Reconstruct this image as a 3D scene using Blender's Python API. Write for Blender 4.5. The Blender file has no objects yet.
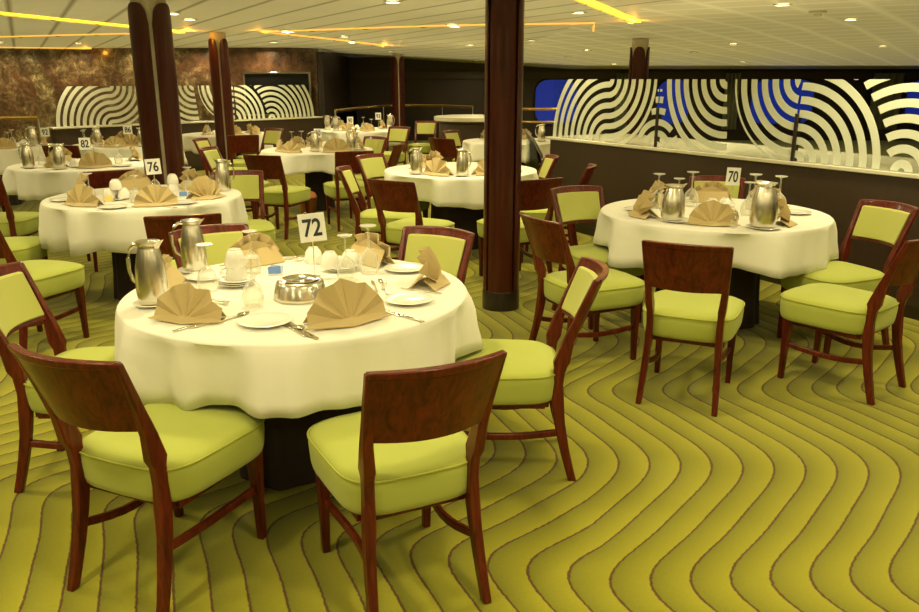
import bpy, math, random
from mathutils import Vector, Matrix
random.seed(7)
S = bpy.context.scene
COL = S.collection
PI = math.pi
def R(a): return math.radians(a)

# ------------------------------------------------------------------ materials
def mat(name, col=(.8, .8, .8), rough=.5, metal=0.0, spec=.5, coat=0.0, emit=None, es=0.0, sheen=0.0):
    m = bpy.data.materials.new(name); m.use_nodes = True
    b = m.node_tree.nodes['Principled BSDF']
    b.inputs['Base Color'].default_value = (*col, 1)
    b.inputs['Roughness'].default_value = rough
    b.inputs['Metallic'].default_value = metal
    b.inputs['Specular IOR Level'].default_value = spec
    b.inputs['Coat Weight'].default_value = coat
    b.inputs['Coat Roughness'].default_value = .12
    b.inputs['Sheen Weight'].default_value = sheen
    if emit:
        b.inputs['Emission Color'].default_value = (*emit, 1)
        b.inputs['Emission Strength'].default_value = es
    return m
class NT:
    """little node helper"""
    def __init__(s, m): s.m = m; s.t = m.node_tree; s.b = s.t.nodes['Principled BSDF']
    def n(s, typ, **k):
        nd = s.t.nodes.new(typ)
        for a, v in k.items(): setattr(nd, a, v)
        return nd
    def put(s, sock, v):
        if isinstance(v, bpy.types.NodeSocket): s.t.links.new(v, sock)
        elif isinstance(v, (tuple, list)) and len(v) == 3 and sock.type == 'RGBA': sock.default_value = (*v, 1)
        else: sock.default_value = v
    def math(s, op, a, b=0.0, c=None, clamp=False):
        nd = s.n('ShaderNodeMath', operation=op, use_clamp=clamp)
        s.put(nd.inputs[0], a); s.put(nd.inputs[1], b)
        if c is not None: s.put(nd.inputs[2], c)
        return nd.outputs[0]
    def mix(s, f, a, b):
        nd = s.n('ShaderNodeMix', data_type='RGBA')
        s.put(nd.inputs[0], f); s.put(nd.inputs[6], a); s.put(nd.inputs[7], b)
        return nd.outputs[2]
    def noise(s, vec, scale, detail=3, rough=.5, dist=0.0):
        nd = s.n('ShaderNodeTexNoise')
        if vec is not None: s.t.links.new(vec, nd.inputs['Vector'])
        nd.inputs['Scale'].default_value = scale; nd.inputs['Detail'].default_value = detail
        nd.inputs['Roughness'].default_value = rough; nd.inputs['Distortion'].default_value = dist
        return nd.outputs[0]
    def coords(s, kind='Object'): return s.n('ShaderNodeTexCoord').outputs[kind]
    def mapping(s, vec, scale=(1, 1, 1), rot=(0, 0, 0), loc=(0, 0, 0)):
        nd = s.n('ShaderNodeMapping'); s.t.links.new(vec, nd.inputs[0])
        nd.inputs['Scale'].default_value = scale; nd.inputs['Rotation'].default_value = rot; nd.inputs['Location'].default_value = loc
        return nd.outputs[0]
    def ramp(s, f, stops):
        nd = s.n('ShaderNodeValToRGB'); s.put(nd.inputs[0], f)
        e = nd.color_ramp.elements
        while len(e) < len(stops): e.new(.5)
        for k, (p, c) in enumerate(stops): e[k].position = p; e[k].color = (*c, 1)
        return nd.outputs[0]
    def bump(s, h, strength=.3, dist=.01):
        nd = s.n('ShaderNodeBump'); nd.inputs['Strength'].default_value = strength; nd.inputs['Distance'].default_value = dist
        s.put(nd.inputs['Height'], h); s.t.links.new(nd.outputs[0], s.b.inputs['Normal'])
    def col(s, c): s.put(s.b.inputs['Base Color'], c)

M = {}
def wood(name, a, b, rough=.3, stretch=(14, 14, 1.6)):
    m = mat(name, a, rough, coat=.12, spec=.3); t = NT(m)
    v = t.mapping(t.coords(), stretch)
    f = t.noise(v, 2.2, 5, .6, 1.6)
    t.col(t.ramp(f, [(.3, a), (.7, b)]))
    return m
M['wood'] = wood('mahogany', (.042, .0046, .0022), (.165, .022, .008), .3)
M['pillar_wood'] = wood('pillar_veneer', (.030, .0048, .002), (.072, .0135, .005), .3, (9, 9, .5))
M['plinth'] = mat('dark_plinth', (.018, .010, .008), .3, coat=.3)
def fabric(name, a, b, scale=260, bump=.12, sheen=.15):
    m = mat(name, a, .85, sheen=sheen, spec=.2); t = NT(m)
    c = t.coords()
    f = t.noise(c, scale, 2, .6); g = t.noise(c, 5, 3, .5)
    t.col(t.mix(t.math('ADD', t.math('MULTIPLY', f, .4), t.math('MULTIPLY', g, .6)), a, b))
    t.bump(f, bump, .002)
    return m
M['green'] = fabric('lime_upholstery', (.37, .415, .075), (.44, .485, .105))
M['pad'] = fabric('lime_back_pad', (.42, .44, .11), (.50, .52, .15))
M['piping'] = mat('lime_piping', (.37, .39, .055), .8)
M['cloth'] = fabric('cream_tablecloth', (.74, .73, .66), (.80, .79, .72), 420, .06, .1)
t = NT(M['cloth']); t.bump(t.noise(t.coords(), 5, 2, .5, .3), .3, .03)
M['napkin'] = fabric('tan_napkin', (.48, .375, .18), (.56, .44, .225), 600, .05, .1)
M['skirt'] = fabric('dark_underskirt', (.030, .020, .018), (.045, .030, .026), 200, .1)
M['china'] = mat('white_china', (.82, .81, .76), .18, coat=.4)
M['steel'] = mat('brushed_steel', (.72, .68, .58), .24, 1.0)
t = NT(M['steel']); t.bump(t.noise(t.mapping(t.coords(), (60, 60, 1)), 4, 2), .08, .002)
M['chrome'] = mat('polished_chrome', (.80, .78, .72), .12, 1.0)
M['cutlery'] = mat('cutlery_steel', (.75, .70, .58), .2, 1.0)
M['brass'] = mat('brass_rail', (.70, .45, .16), .25, 1.0)
M['copper'] = mat('copper', (.40, .15, .07), .35, 1.0)
M['orange_cloth'] = fabric('orange_cloth', (.60, .20, .07), (.70, .27, .1))
M['card'] = mat('white_card', (.82, .82, .80), .5)
M['ink'] = mat('dark_ink', (.02, .03, .035), .5)
M['packet'] = mat('blue_packet', (.12, .24, .60), .5)
M['packet_w'] = mat('white_packet', (.75, .76, .80), .5)
M['yellow_packet'] = mat('yellow_packet', (.75, .52, .06), .5)
M['dark_wall'] = mat('dark_wall_panel', (.030, .017, .015), .45)
M['half'] = mat('brown_laminate', (.05, .028, .015), .45); t = NT(M['half'])
t.col(t.mix(t.noise(t.mapping(t.coords(), (14, 14, .4)), 3, 3), (.034, .019, .010), (.056, .032, .018)))
M['cap'] = mat('cream_stone', (.72, .70, .58), .25, coat=.3); t = NT(M['cap'])
t.col(t.mix(t.noise(t.coords(), 6, 5, .6, .8), (.60, .57, .44), (.78, .76, .64)))
M['frost'] = mat('frosted_white', (.66, .70, .60), .6, spec=.3)
M['backwall'] = mat('cream_wall', (.62, .55, .40), .7)
M['screen'] = mat('black_display', (.008, .008, .010), .15, coat=.5)
M['panel_white'] = mat('pillar_core', (.50, .44, .30), .45)
M['lamp'] = mat('lamp_lens', (.9, .9, .8), .4, emit=(1, .90, .60), es=14)
M['lamp_ring'] = mat('lamp_ring', (.75, .72, .60), .4)
M['led'] = mat('led_strip', (.9, .7, .2), .4, emit=(1, .60, .015), es=4)
M['led_dim'] = mat('led_strip_dim', (.9, .7, .3), .4, emit=(1, .48, .07), es=1.0)
M['blue'] = mat('blue_window', (.01, .02, .25), .2, emit=(.010, .026, .24), es=.8)
M['curtain'] = fabric('grey_curtain', (.20, .20, .14), (.30, .30, .22), 40)
M['plastic'] = mat('detector_plastic', (.6, .57, .40), .5)
def glass(name, tint, fac, rough=.02):
    m = bpy.data.materials.new(name); m.use_nodes = True; t = m.node_tree; t.nodes.clear()
    o = t.nodes.new('ShaderNodeOutputMaterial'); mx = t.nodes.new('ShaderNodeMixShader')
    tr = t.nodes.new('ShaderNodeBsdfTransparent'); tr.inputs[0].default_value = (*tint, 1)
    gl = t.nodes.new('ShaderNodeBsdfGlossy'); gl.inputs['Roughness'].default_value = rough
    lw = t.nodes.new('ShaderNodeLayerWeight'); lw.inputs[0].default_value = fac
    t.links.new(lw.outputs['Fresnel'], mx.inputs[0]); t.links.new(tr.outputs[0], mx.inputs[1])
    t.links.new(gl.outputs[0], mx.inputs[2]); t.links.new(mx.outputs[0], o.inputs[0])
    return m
M['pane'] = glass('clear_pane', (.93, .95, .93), .06)
m = bpy.data.materials.new('thin_glass'); m.use_nodes = True; M['wineglass'] = m; t_ = m.node_tree; b_ = t_.nodes['Principled BSDF']
b_.inputs['Base Color'].default_value = (.80, .80, .74, 1); b_.inputs['Roughness'].default_value = .12; b_.inputs['Specular IOR Level'].default_value = .9
tr_ = t_.nodes.new('ShaderNodeBsdfTransparent'); tr_.inputs[0].default_value = (.96, .96, .93, 1); mx_ = t_.nodes.new('ShaderNodeMixShader'); lw_ = t_.nodes.new('ShaderNodeLayerWeight'); lw_.inputs[0].default_value = .35
mm_ = t_.nodes.new('ShaderNodeMath'); mm_.operation = 'MULTIPLY_ADD'; mm_.inputs[1].default_value = .55; mm_.inputs[2].default_value = .17; mm_.use_clamp = True
t_.links.new(lw_.outputs['Facing'], mm_.inputs[0]); t_.links.new(mm_.outputs[0], mx_.inputs[0]); t_.links.new(tr_.outputs[0], mx_.inputs[1]); t_.links.new(b_.outputs[0], mx_.inputs[2])  # off-white mixed in, more at the edges, imitates bright reflections
t_.links.new(mx_.outputs[0], t_.nodes['Material Output'].inputs[0])

# carpet: wavy brown lines on two greens
m = mat('wavy_carpet', (.3, .3, .03), .95, spec=.1, sheen=.2); M['carpet'] = m; t = NT(m)
sep = t.n('ShaderNodeSeparateXYZ'); t.t.links.new(t.coords(), sep.inputs[0]); X, Y = sep.outputs[0], sep.outputs[1]
nz = t.noise(t.coords(), 55, 2)
Xc = t.math('MINIMUM', t.math('SUBTRACT', X, .5), 0.0)
Yp = t.math('ADD', Y, t.math('MULTIPLY', Xc, .28))
Yr = t.math('SUBTRACT', Yp, 2.29)
ph = t.math('MULTIPLY', Yr, 2 * PI / 1.68)
ph2 = t.math('ADD', ph, t.math('MULTIPLY', t.math('SINE', ph), .16))
A = t.math('ADD', t.math('MULTIPLY', Yr, .19), t.math('MULTIPLY', t.math('SUBTRACT', 1.0, t.math('ADD', t.math('MULTIPLY', t.math('COSINE', ph2), .93), t.math('MULTIPLY', t.math('COSINE', t.math('MULTIPLY', ph2, 3.0)), .07))), .215))
q = t.math('DIVIDE', t.math('SUBTRACT', t.math('SUBTRACT', X, .50), A), .1335)
q = t.math('ADD', q, t.math('MULTIPLY', t.math('SUBTRACT', nz, .5), .09))
fr = t.math('FRACT', t.math('ADD', q, 100.0))
d = t.math('MINIMUM', fr, t.math('SUBTRACT', 1.0, fr))
line = t.math('SUBTRACT', 1.0, t.math('DIVIDE', t.math('SUBTRACT', d, .022), .028, clamp=True), clamp=True)
sh = t.math('MULTIPLY', t.math('ADD', fr, t.math('MULTIPLY', t.noise(t.coords(), 90, 3, .7), .5)), .75, clamp=True)
band = t.mix(sh, (.135, .140, .008), (.40, .375, .014))
fine = t.math('ADD', t.math('MULTIPLY', t.noise(t.coords(), 400, 2, .7), .5), t.math('MULTIPLY', t.noise(t.coords(), 70, 4, .8), .6))
band = t.mix(t.math('MULTIPLY', fine, .45), band, (.15, .15, .012))
t.col(t.mix(line, band, (.10, .046, .008)))
t.bump(t.math('SUBTRACT', fine, t.math('MULTIPLY', line, 1.2)), .5, .006)

# ceiling: planks at the left, square tiles at the right
m = mat('ceiling_panels', (.62, .60, .47), .55, spec=.3); M['ceil'] = m; t = NT(m)
v = t.mapping(t.coords(), (1, 1, 1), (0, 0, R(62)))      # planks run along the rotated X axis
sp = t.n('ShaderNodeSeparateXYZ'); t.t.links.new(v, sp.inputs[0])
def groove(c, sp_, w):
    f_ = t.math('FRACT', t.math('ADD', t.math('DIVIDE', c, sp_), 100.0))
    d_ = t.math('MULTIPLY', t.math('MINIMUM', f_, t.math('SUBTRACT', 1.0, f_)), sp_)
    return t.math('SUBTRACT', 1.0, t.math('DIVIDE', d_, w, clamp=True), clamp=True)
g1 = groove(sp.outputs[1], .50, .040)
v2 = t.mapping(t.coords(), (1, 1, 1), (0, 0, R(-56)))
s2 = t.n('ShaderNodeSeparateXYZ'); t.t.links.new(v2, s2.inputs[0])
g2 = t.math('MAXIMUM', groove(s2.outputs[0], .62, .09), groove(s2.outputs[1], .62, .09))
sx = t.n('ShaderNodeSeparateXYZ'); t.t.links.new(t.coords(), sx.inputs[0])
right = t.math('GREATER_THAN', t.math('ADD', sx.outputs[0], t.math('MULTIPLY', t.math('SUBTRACT', sx.outputs[1], 8.0), .10)), 1.75)
dark = t.math('MULTIPLY', g1, t.math('SUBTRACT', 1.0, right))
tile = t.math('MULTIPLY', g2, right)
base = t.mix(t.noise(t.coords(), 1.3, 3), (.58, .56, .45), (.66, .64, .52))
base = t.mix(t.math('MULTIPLY', dark, .9), base, (.14, .12, .05))
base = t.mix(t.math('MULTIPLY', tile, .75), base, (.86, .84, .72))
t.col(base); t.bump(t.math('SUBTRACT', tile, dark), .3, .012)

# marble wall
m = mat('brown_gold_marble', (.2, .12, .06), .22, coat=.4); M['marble'] = m; t = NT(m)
a = t.noise(t.coords(), .55, 5, .65, 1.4); b = t.noise(t.coords(), 4.2, 10, .82, .5)
c1 = t.ramp(b, [(.32, (.025, .018, .010)), (.46, (.10, .07, .035)), (.55, (.24, .18, .09)), (.63, (.62, .56, .34))])
c2 = t.ramp(b, [(.38, (.03, .016, .010)), (.62, (.13, .062, .032))])
t.col(t.mix(t.math('MULTIPLY', t.math('SUBTRACT', a, .42), 5, clamp=True), c2, c1))

# ------------------------------------------------------------------ mesh helpers
class MB:
    def __init__(s): s.v = []; s.f = []; s.mi = []
    def add(s, vs, fs, k=0):
        o = len(s.v); s.v += [tuple(p) for p in vs]; s.f += [tuple(i + o for i in f) for f in fs]; s.mi += [k] * len(fs); return s
    def box(s, c, d, k=0, rz=0):
        x, y, z = d[0] / 2, d[1] / 2, d[2] / 2; cr, sr = math.cos(rz), math.sin(rz)
        vs = []
        for i in (-x, x):
            for j in (-y, y):
                for l in (-z, z): vs.append((c[0] + i * cr - j * sr, c[1] + i * sr + j * cr, c[2] + l))
        return s.add(vs, [(0, 1, 3, 2), (4, 6, 7, 5), (0, 4, 5, 1), (2, 3, 7, 6), (0, 2, 6, 4), (1, 5, 7, 3)], k)
    def prism(s, poly, z0, z1, k=0):
        n = len(poly)
        vs = [(p[0], p[1], z0) for p in poly] + [(p[0], p[1], z1) for p in poly]
        fs = [tuple(range(n - 1, -1, -1)), tuple(range(n, 2 * n))] + [(i, (i + 1) % n, n + (i + 1) % n, n + i) for i in range(n)]
        return s.add(vs, fs, k)
    def lathe(s, prof, n=24, c=(0, 0, 0), ribs=None, k=0):
        vs = []; fs = []
        for (r, z) in prof:
            for i in range(n):
                a = 2 * PI * i / n; rr = r
                if ribs and r > .01: rr = r * (1 + (ribs if i % 2 else 0))
                vs.append((c[0] + rr * math.cos(a), c[1] + rr * math.sin(a), c[2] + z))
        for j in range(len(prof) - 1):
            for i in range(n): fs.append((j * n + i, j * n + (i + 1) % n, (j + 1) * n + (i + 1) % n, (j + 1) * n + i))
        if prof[0][0] > 1e-4: fs.append(tuple(range(n - 1, -1, -1)))
        if prof[-1][0] > 1e-4: fs.append(tuple((len(prof) - 1) * n + i for i in range(n)))
        return s.add(vs, fs, k)
    def tube(s, pts, rad, n=8, k=0):
        pts = [Vector(p) for p in pts]; vs = []; fs = []
        rads = rad if isinstance(rad, (list, tuple)) else [rad] * len(pts)
        for i, p in enumerate(pts):
            d = (pts[min(i + 1, len(pts) - 1)] - pts[max(i - 1, 0)]).normalized()
            up = Vector((0, 0, 1)) if abs(d.z) < .9 else Vector((1, 0, 0))
            a = d.cross(up).normalized(); b = d.cross(a).normalized()
            for q_ in range(n):
                an = 2 * PI * q_ / n; vs.append(p + (a * math.cos(an) + b * math.sin(an)) * rads[i])
        for j in range(len(pts) - 1):
            for i in range(n): fs.append((j * n + i, j * n + (i + 1) % n, (j + 1) * n + (i + 1) % n, (j + 1) * n + i))
        fs.append(tuple(range(n - 1, -1, -1))); fs.append(tuple((len(pts) - 1) * n + i for i in range(n)))
        return s.add(vs, fs, k)
    def sweep(s, secs, k=0):
        """secs: list of equal-length loops"""
        n = len(secs[0]); vs = [p for sec in secs for p in sec]; fs = []
        for j in range(len(secs) - 1):
            for i in range(n): fs.append((j * n + i, j * n + (i + 1) % n, (j + 1) * n + (i + 1) % n, (j + 1) * n + i))
        fs.append(tuple(range(n - 1, -1, -1))); fs.append(tuple((len(secs) - 1) * n + i for i in range(n)))
        return s.add(vs, fs, k)
    def obj(s, name, m, parent=None, smooth=None, bevel=0, loc=None, solid=0):
        me = bpy.data.meshes.new(name); me.from_pydata(s.v, [], s.f)
        ms = m if isinstance(m, (list, tuple)) else [m]
        for q_ in ms: me.materials.append(q_)
        for p, k in zip(me.polygons, s.mi): p.material_index = k
        me.update()
        import bmesh
        bm = bmesh.new(); bm.from_mesh(me); bmesh.ops.recalc_face_normals(bm, faces=bm.faces); bm.to_mesh(me); bm.free()
        if smooth is not None:
            me.shade_smooth(); me.set_sharp_from_angle(angle=R(smooth))
        o = bpy.data.objects.new(name, me); COL.objects.link(o)
        if parent: o.parent = parent
        if loc: o.location = loc
        if solid:
            sd = o.modifiers.new('thickness', 'SOLIDIFY'); sd.thickness = solid; sd.offset = 0
        if bevel:
            b = o.modifiers.new('bevel', 'BEVEL'); b.width = bevel; b.segments = 2; b.limit_method = 'ANGLE'; b.angle_limit = R(40)
            for p in me.polygons: p.use_smooth = True
            me.set_sharp_from_angle(angle=R(50))
        return o
def empty(name, loc=(0, 0, 0), rz=0):
    o = bpy.data.objects.new(name, None); COL.objects.link(o); o.location = loc; o.rotation_euler = (0, 0, rz); o.empty_display_size = .1; return o
def tag(o, label, cat, group=None):
    o['label'] = label; o['category'] = cat
    if group: o['group'] = group
    return o
def struct(o): o['kind'] = 'structure'; return o
def dup(o, parent=None):
    kids = [c for c in KIDS.get(o.name, [])]
    c = o.copy(); COL.objects.link(c)
    if parent: c.parent = parent
    for k in kids: dup(k, c)
    return c
KIDS = {}
def note(root):
    """remember who the children are (for dup)"""
    for o in list(COL.objects):
        if o.parent is not None:
            KIDS.setdefault(o.parent.name, [])
            if o not in KIDS[o.parent.name]: KIDS[o.parent.name].append(o)
class Proto:
    def __init__(s, make): s.make = make; s.root = None; s.used = False
    def get(s):
        if s.root is None: s.root = s.make(); note(s.root)
        if not s.used: s.used = True; return s.root
        return dup(s.root)

# ------------------------------------------------------------------ the setting
def clamp01(a): return max(0.0, min(1.0, a))
def cz(x, y): return 2.25 - .40 * clamp01((y - 11) / 11) * clamp01((x + 3.7) / 6.7)
fl = MB().box((.5, 9.5, -.05), (27, 25, .1)).obj('floor', M['carpet']); struct(fl)
cb = MB(); nx, ny = 54, 50; vs = []; fs = []
for j in range(ny + 1):
    for i in range(nx + 1):
        x = -13 + 27 * i / nx; y = -3 + 25 * j / ny; vs.append((x, y, cz(x, y)))
for j in range(ny):
    for i in range(nx):
        a = j * (nx + 1) + i; fs.append((a, a + nx + 1, a + nx + 2, a + 1))
n0 = len(vs); vs2 = vs + [(x, y, z + .12) for x, y, z in vs]
fs2 = fs + [tuple(i + n0 for i in reversed(f)) for f in fs]
cb.add(vs2, fs2); ce = cb.obj('ceiling', M['ceil'], smooth=30); struct(ce)
struct(MB().box((-13.05, 9.5, 1.1), (.1, 25, 2.5)).obj('wall_left', M['backwall']))
struct(MB().box((14.05, 9.5, 1.1), (.1, 25, 2.5)).obj('wall_right', M['dark_wall']))
struct(MB().box((.5, -3.05, 1.1), (27, .1, 2.5)).obj('wall_front', M['backwall']))
struct(MB().box((.5, 22.05, 1.0), (27.2, .1, 2.3)).obj('wall_back', M['dark_wall']))
wm = MB().prism([(-12.95, 18.8), (-3.05, 17.8), (-3.05, 18.1), (-12.95, 19.1)], 0, 2.245).obj('wall_marble', M['marble']); struct(wm)
struct(MB().prism([(-3.04, 17.8), (-2.92, 17.8), (-2.92, 21.98), (-3.04, 21.98)], 0, 2.16).obj('wall_side', M['dark_wall']))
struct(MB().box((5.5, 21.93, 1.70), (16.5, .1, .18)).obj('trim_1', M['half']))

# windows glowing blue in the far wall
wn = 0
for (x0, x1) in ((2.0, 3.15), (5.25, 6.15), (7.75, 9.45), (11.9, 13.6)):
    wn += 1
    z0, z1, r = .42, 1.60, .36; pts = []
    for (cx, czz, a0) in ((x1 - r, z1 - r, 0), (x0 + r, z1 - r, 90), (x0 + r, z0 + r, 180), (x1 - r, z0 + r, 270)):
        for q_ in range(7): a = R(a0 + q_ * 15); pts.append((cx + r * math.cos(a), czz + r * math.sin(a)))
    n = len(pts); mb = MB()
    mb.add([(p[0], 21.97, p[1]) for p in pts] + [(p[0], 21.99, p[1]) for p in pts], [tuple(range(n)), tuple(range(2 * n - 1, n - 1, -1))] + [(i, (i + 1) % n, n + (i + 1) % n, n + i) for i in range(n)])
    w = mb.obj('window_%d' % wn, M['blue']); struct(w)
    fr_ = MB(); fr_.tube([(p[0], 21.95, p[1]) for p in pts + [pts[0]]], .025, 6); f2 = fr_.obj('window_frame', M['plinth'], w); f2['kind'] = 'structure'
def curtain(x, w, label):
    vs = []; fs = []; n = 26
    for i in range(n + 1):
        u = i / n; yy = 21.80 + .035 * math.sin(u * 26)
        vs += [(x - w / 2 + w * u, yy, .3), (x - w / 2 + w * u, yy, 1.75)]
    for i in range(n): fs.append((2 * i, 2 * i + 2, 2 * i + 3, 2 * i + 1))
    tag(MB().add(vs, fs).obj('curtain', M['curtain'], smooth=60, solid=.008), label, 'curtain', 'curtains at the far windows')
curtain(4.3, .35, 'narrow grey curtain on the far wall just left of the slim dark pillar top')
curtain(7.2, .4, 'grey curtain on the far wall between second and third blue windows')
curtain(11.3, .8, 'wide grey curtain on the far wall beside the rightmost blue window')

# ------------------------------------------------------------------ half walls with glass screens
def basis(A, B):
    e = Vector((B[0] - A[0], B[1] - A[1])); L = e.length; e /= L; return e, L
def screen(A, B, L, ledge, side, panes, name, lab_wall, lab_screen, HW, ZT):
    e, _ = basis(A, B); n = Vector((-e.y, e.x)) * side      # n points away from the camera
    def W(u, w): return (A[0] + e.x * u + n.x * w, A[1] + e.y * u + n.y * w)
    HW -= .03
    b = MB(); b.prism([W(0, 0), W(L, 0), W(L, ledge), W(0, ledge)], 0, HW)
    wl = b.obj('half_wall', M['half']); tag(wl, lab_wall, 'partition wall')
    c = MB(); c.prism([W(-.06, -.03), W(L, -.03), W(L, ledge + .02), W(-.06, ledge + .02)], HW, HW + .03)
    c.obj('wall_cap', M['cap'], wl, bevel=.006)
    k = MB(); k.prism([W(0, -.008), W(L, -.008), W(L, 0), W(0, 0)], 0, .09); k.obj('kickboard', M['plinth'], wl)
    z0 = HW + .03; H = ZT - z0
    root = empty(name, (A[0], A[1], z0)); tag(root, lab_screen, 'glass screen')
    p = .62 / 6
    fams = []
    def F(c, a0, a1, rmax, ok):
        k = 0
        while (k + .25) * p < rmax:
            fams.append((c, a0, a1, (k + .22) * p, min((k + .78) * p, rmax), ok)); k += 1
    dist = lambda u, v, c: math.hypot(u - c[0], v - c[1])
    c1, c2, c3, c4, c5, c6, ct = (.93, 0), (.93, .62), (2.44, .62), (3.19, .62), (3.19, 0), (4.05, 0), (1.66, -.03)
    F(c1, 90, 180, .93, lambda u, v: u <= .93)
    F(c2, 270, 360, .68, lambda u, v: u > .93)
    F(ct, 20, 160, .56, lambda u, v: dist(u, v, c2) > .70 and dist(u, v, c3) > .76)
    F(c3, 180, 276, .74, lambda u, v: u < 2.53)
    F(c4, 180, 270, .66, lambda u, v: u <= 3.19 and dist(u, v, c3) > .02)
    F(c5, 0, 90, .74, lambda u, v: u > 3.19)
    F(c6, 0, 180, 1.02, lambda u, v: dist(u, v, c5) > .76)
    for (u0, u1) in panes:
        g = MB(); P_ = [W(u0 + .008, .02), W(u1 - .008, .02), W(u1 - .008, .032), W(u0 + .008, .032)]
        g.prism(P_, z0 + .002, ZT)
        pane = g.obj('glass_pane', M['pane'], None); pane.parent = root; pane.matrix_parent_inverse = Matrix.Translation((-A[0], -A[1], -z0))
        s_ = MB()
        for (c, a0, a1, ri, ro, ok) in fams:
            step = 1.5; a = a0
            while a < a1 - 1e-6:
                b_ = min(a + step, a1); am = R((a + b_) / 2); rm = (ri + ro) / 2
                um, vm = c[0] + rm * math.cos(am), c[1] + rm * math.sin(am)
                qs = [(c[0] + rr * math.cos(R(aa)), c[1] + rr * math.sin(R(aa))) for rr, aa in ((ri, a), (ro, a), (ro, b_), (ri, b_))]
                if u0 + .01 < um < u1 - .01 and ok(um, vm) and min(q_[1] for q_ in qs) < .62 and max(q_[1] for q_ in qs) > 0:
                    qs = [(min(max(q_[0], u0 + .009), u1 - .009), min(max(q_[1], 0), .62)) for q_ in qs]
                    if abs(qs[0][0] - qs[2][0]) + abs(qs[0][1] - qs[2][1]) > .004:
                        vs = [(*W(q_[0], w_), z0 + .004 + q_[1] * (H - .006) / .62) for w_ in (.0165, .019) for q_ in qs]
                        s_.add(vs, [(3, 2, 1, 0), (4, 5, 6, 7), (0, 1, 5, 4), (1, 2, 6, 5), (2, 3, 7, 6), (3, 0, 4, 7)])
                a = b_
        st = s_.obj('frosted_stripes', M['frost'], pane)
    for (u0, u1) in panes[1:]:
        q_ = MB(); q_.prism([W(u0 - .014, .0), W(u0 + .014, .0), W(u0 + .014, .05), W(u0 - .014, .05)], z0, z0 + .36)
        o = q_.obj('clamp_post', M['plinth'], None, bevel=.004); o.parent = root; o.matrix_parent_inverse = Matrix.Translation((-A[0], -A[1], -z0))
    return wl, root, W
screen((1.01, 9.03), (3.09, 5.39), 6.0, 1.05, 1, [(0, 1.65), (1.65, 3.17), (3.17, 4.8)], 'glass_screen',
       'dark brown half wall with cream stone cap running behind the table numbered 70',
       'glass screen with large white wavy stripes on the brown half wall behind table 70', .985, 1.60)
screen((-6.34, 12.8), (-2.87, 16.6), 5.25, .22, 1, [(0, 1.65), (1.65, 3.25), (3.25, 5.15)], 'glass_screen',
       'dark half wall with cream cap below the striped screen in front of the marble wall',
       'striped glass screen on the far left half wall in front of the brown marble', .87, 1.49)

# display on the marble wall
dr = empty('wall_display', (-3.7, 17.72, .85)); tag(dr, 'large black display in a pale metal frame at the right end of the marble wall', 'display')
dr.rotation_euler = (0, 0, math.atan2(-1.0, 9.9))
MB().box((-.2, 0, .44), (1.42, .04, .84)).obj('display_panel', M['screen'], dr)
f_ = MB()
for c, d_ in (((-.2, -.02, .875), (1.48, .07, .035)), ((-.2, -.02, .0), (1.48, .07, .035)), ((-.92, -.02, .44), (.035, .07, .9)), ((.52, -.02, .44), (.035, .07, .9))): f_.box(c, d_)
f_.obj('display_frame', M['chrome'], dr, bevel=.005)

# balustrades
def balustrade(pts, z, label, low=None, name='balustrade', rail=.028, glassy=True):
    root = empty(name, (pts[0][0], pts[0][1], 0)); tag(root, label, 'railing')
    o0 = pts[0]; L = [(p[0] - o0[0], p[1] - o0[1]) for p in pts]
    MB().tube([(x, y, z) for x, y in L], rail, 10).obj('handrail', M['brass'], root, smooth=60)
    if low: MB().tube([(x, y, low) for x, y in L], .022, 10).obj('lower_rail', M['brass'], root, smooth=60)
    for i, (x, y) in enumerate(L):
        if i % 2 == 0 or i == len(L) - 1: MB().tube([(x, y, 0), (x, y, z)], .02, 8).obj('post', M['chrome'], root, smooth=60)
    if glassy:
        for a, b in zip(L[:-1], L[1:]):
            d_ = Vector((b[0] - a[0], b[1] - a[1])); n_ = Vector((-d_.y, d_.x)).normalized() * .005
            MB().prism([(a[0] - n_.x, a[1] - n_.y), (b[0] - n_.x, b[1] - n_.y), (b[0] + n_.x, b[1] + n_.y), (a[0] + n_.x, a[1] + n_.y)], .08, z - .05).obj('glass_panel', M['pane'], root)
balustrade([(-2.45, 16.2), (-2.2, 17.6), (-1.75, 18.9), (-1.2, 19.6), (-.4, 19.3), (.3, 18.3)], 1.0, 'curved brass-topped glass balustrade in front of the dark far wall behind the farthest tables')
balustrade([(.95, 17.3), (1.5, 17.0), (2.05, 17.0)], 1.0, 'short double brass railing beyond the big round pillar beside the blue window', low=.74, glassy=False)
balustrade([(-9.5, 12.7), (-8.2, 12.9), (-6.8, 13.2)], 1.0, 'brass-topped glass railing at the far left edge below the marble wall')
sb = empty('stair_balustrade', (.80, 9.75, 0)); tag(sb, 'sloping glass stair balustrade with grey metal edge just right of the big pillar', 'railing')
path = [(0, 0, .98), (.05, -.45, .93), (.10, -.85, .80), (.12, -.95, .70), (.12, -1.0, .02)]
MB().tube(path, .016, 8).obj('edge_rail', M['plinth'], sb, smooth=60)
g = MB(); side = [(0, 0, .02), (0, 0, .97), (.05, -.45, .92), (.10, -.85, .79), (.12, -.98, .02)]
n = len(side); g.add([(x - .005, y, z) for x, y, z in side] + [(x + .005, y, z) for x, y, z in side], [tuple(range(n)), tuple(range(2 * n - 1, n - 1, -1))] + [(i, (i + 1) % n, n + (i + 1) % n, n + i) for i in range(n)])
g.obj('glass_panel', M['pane'], sb)

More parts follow.
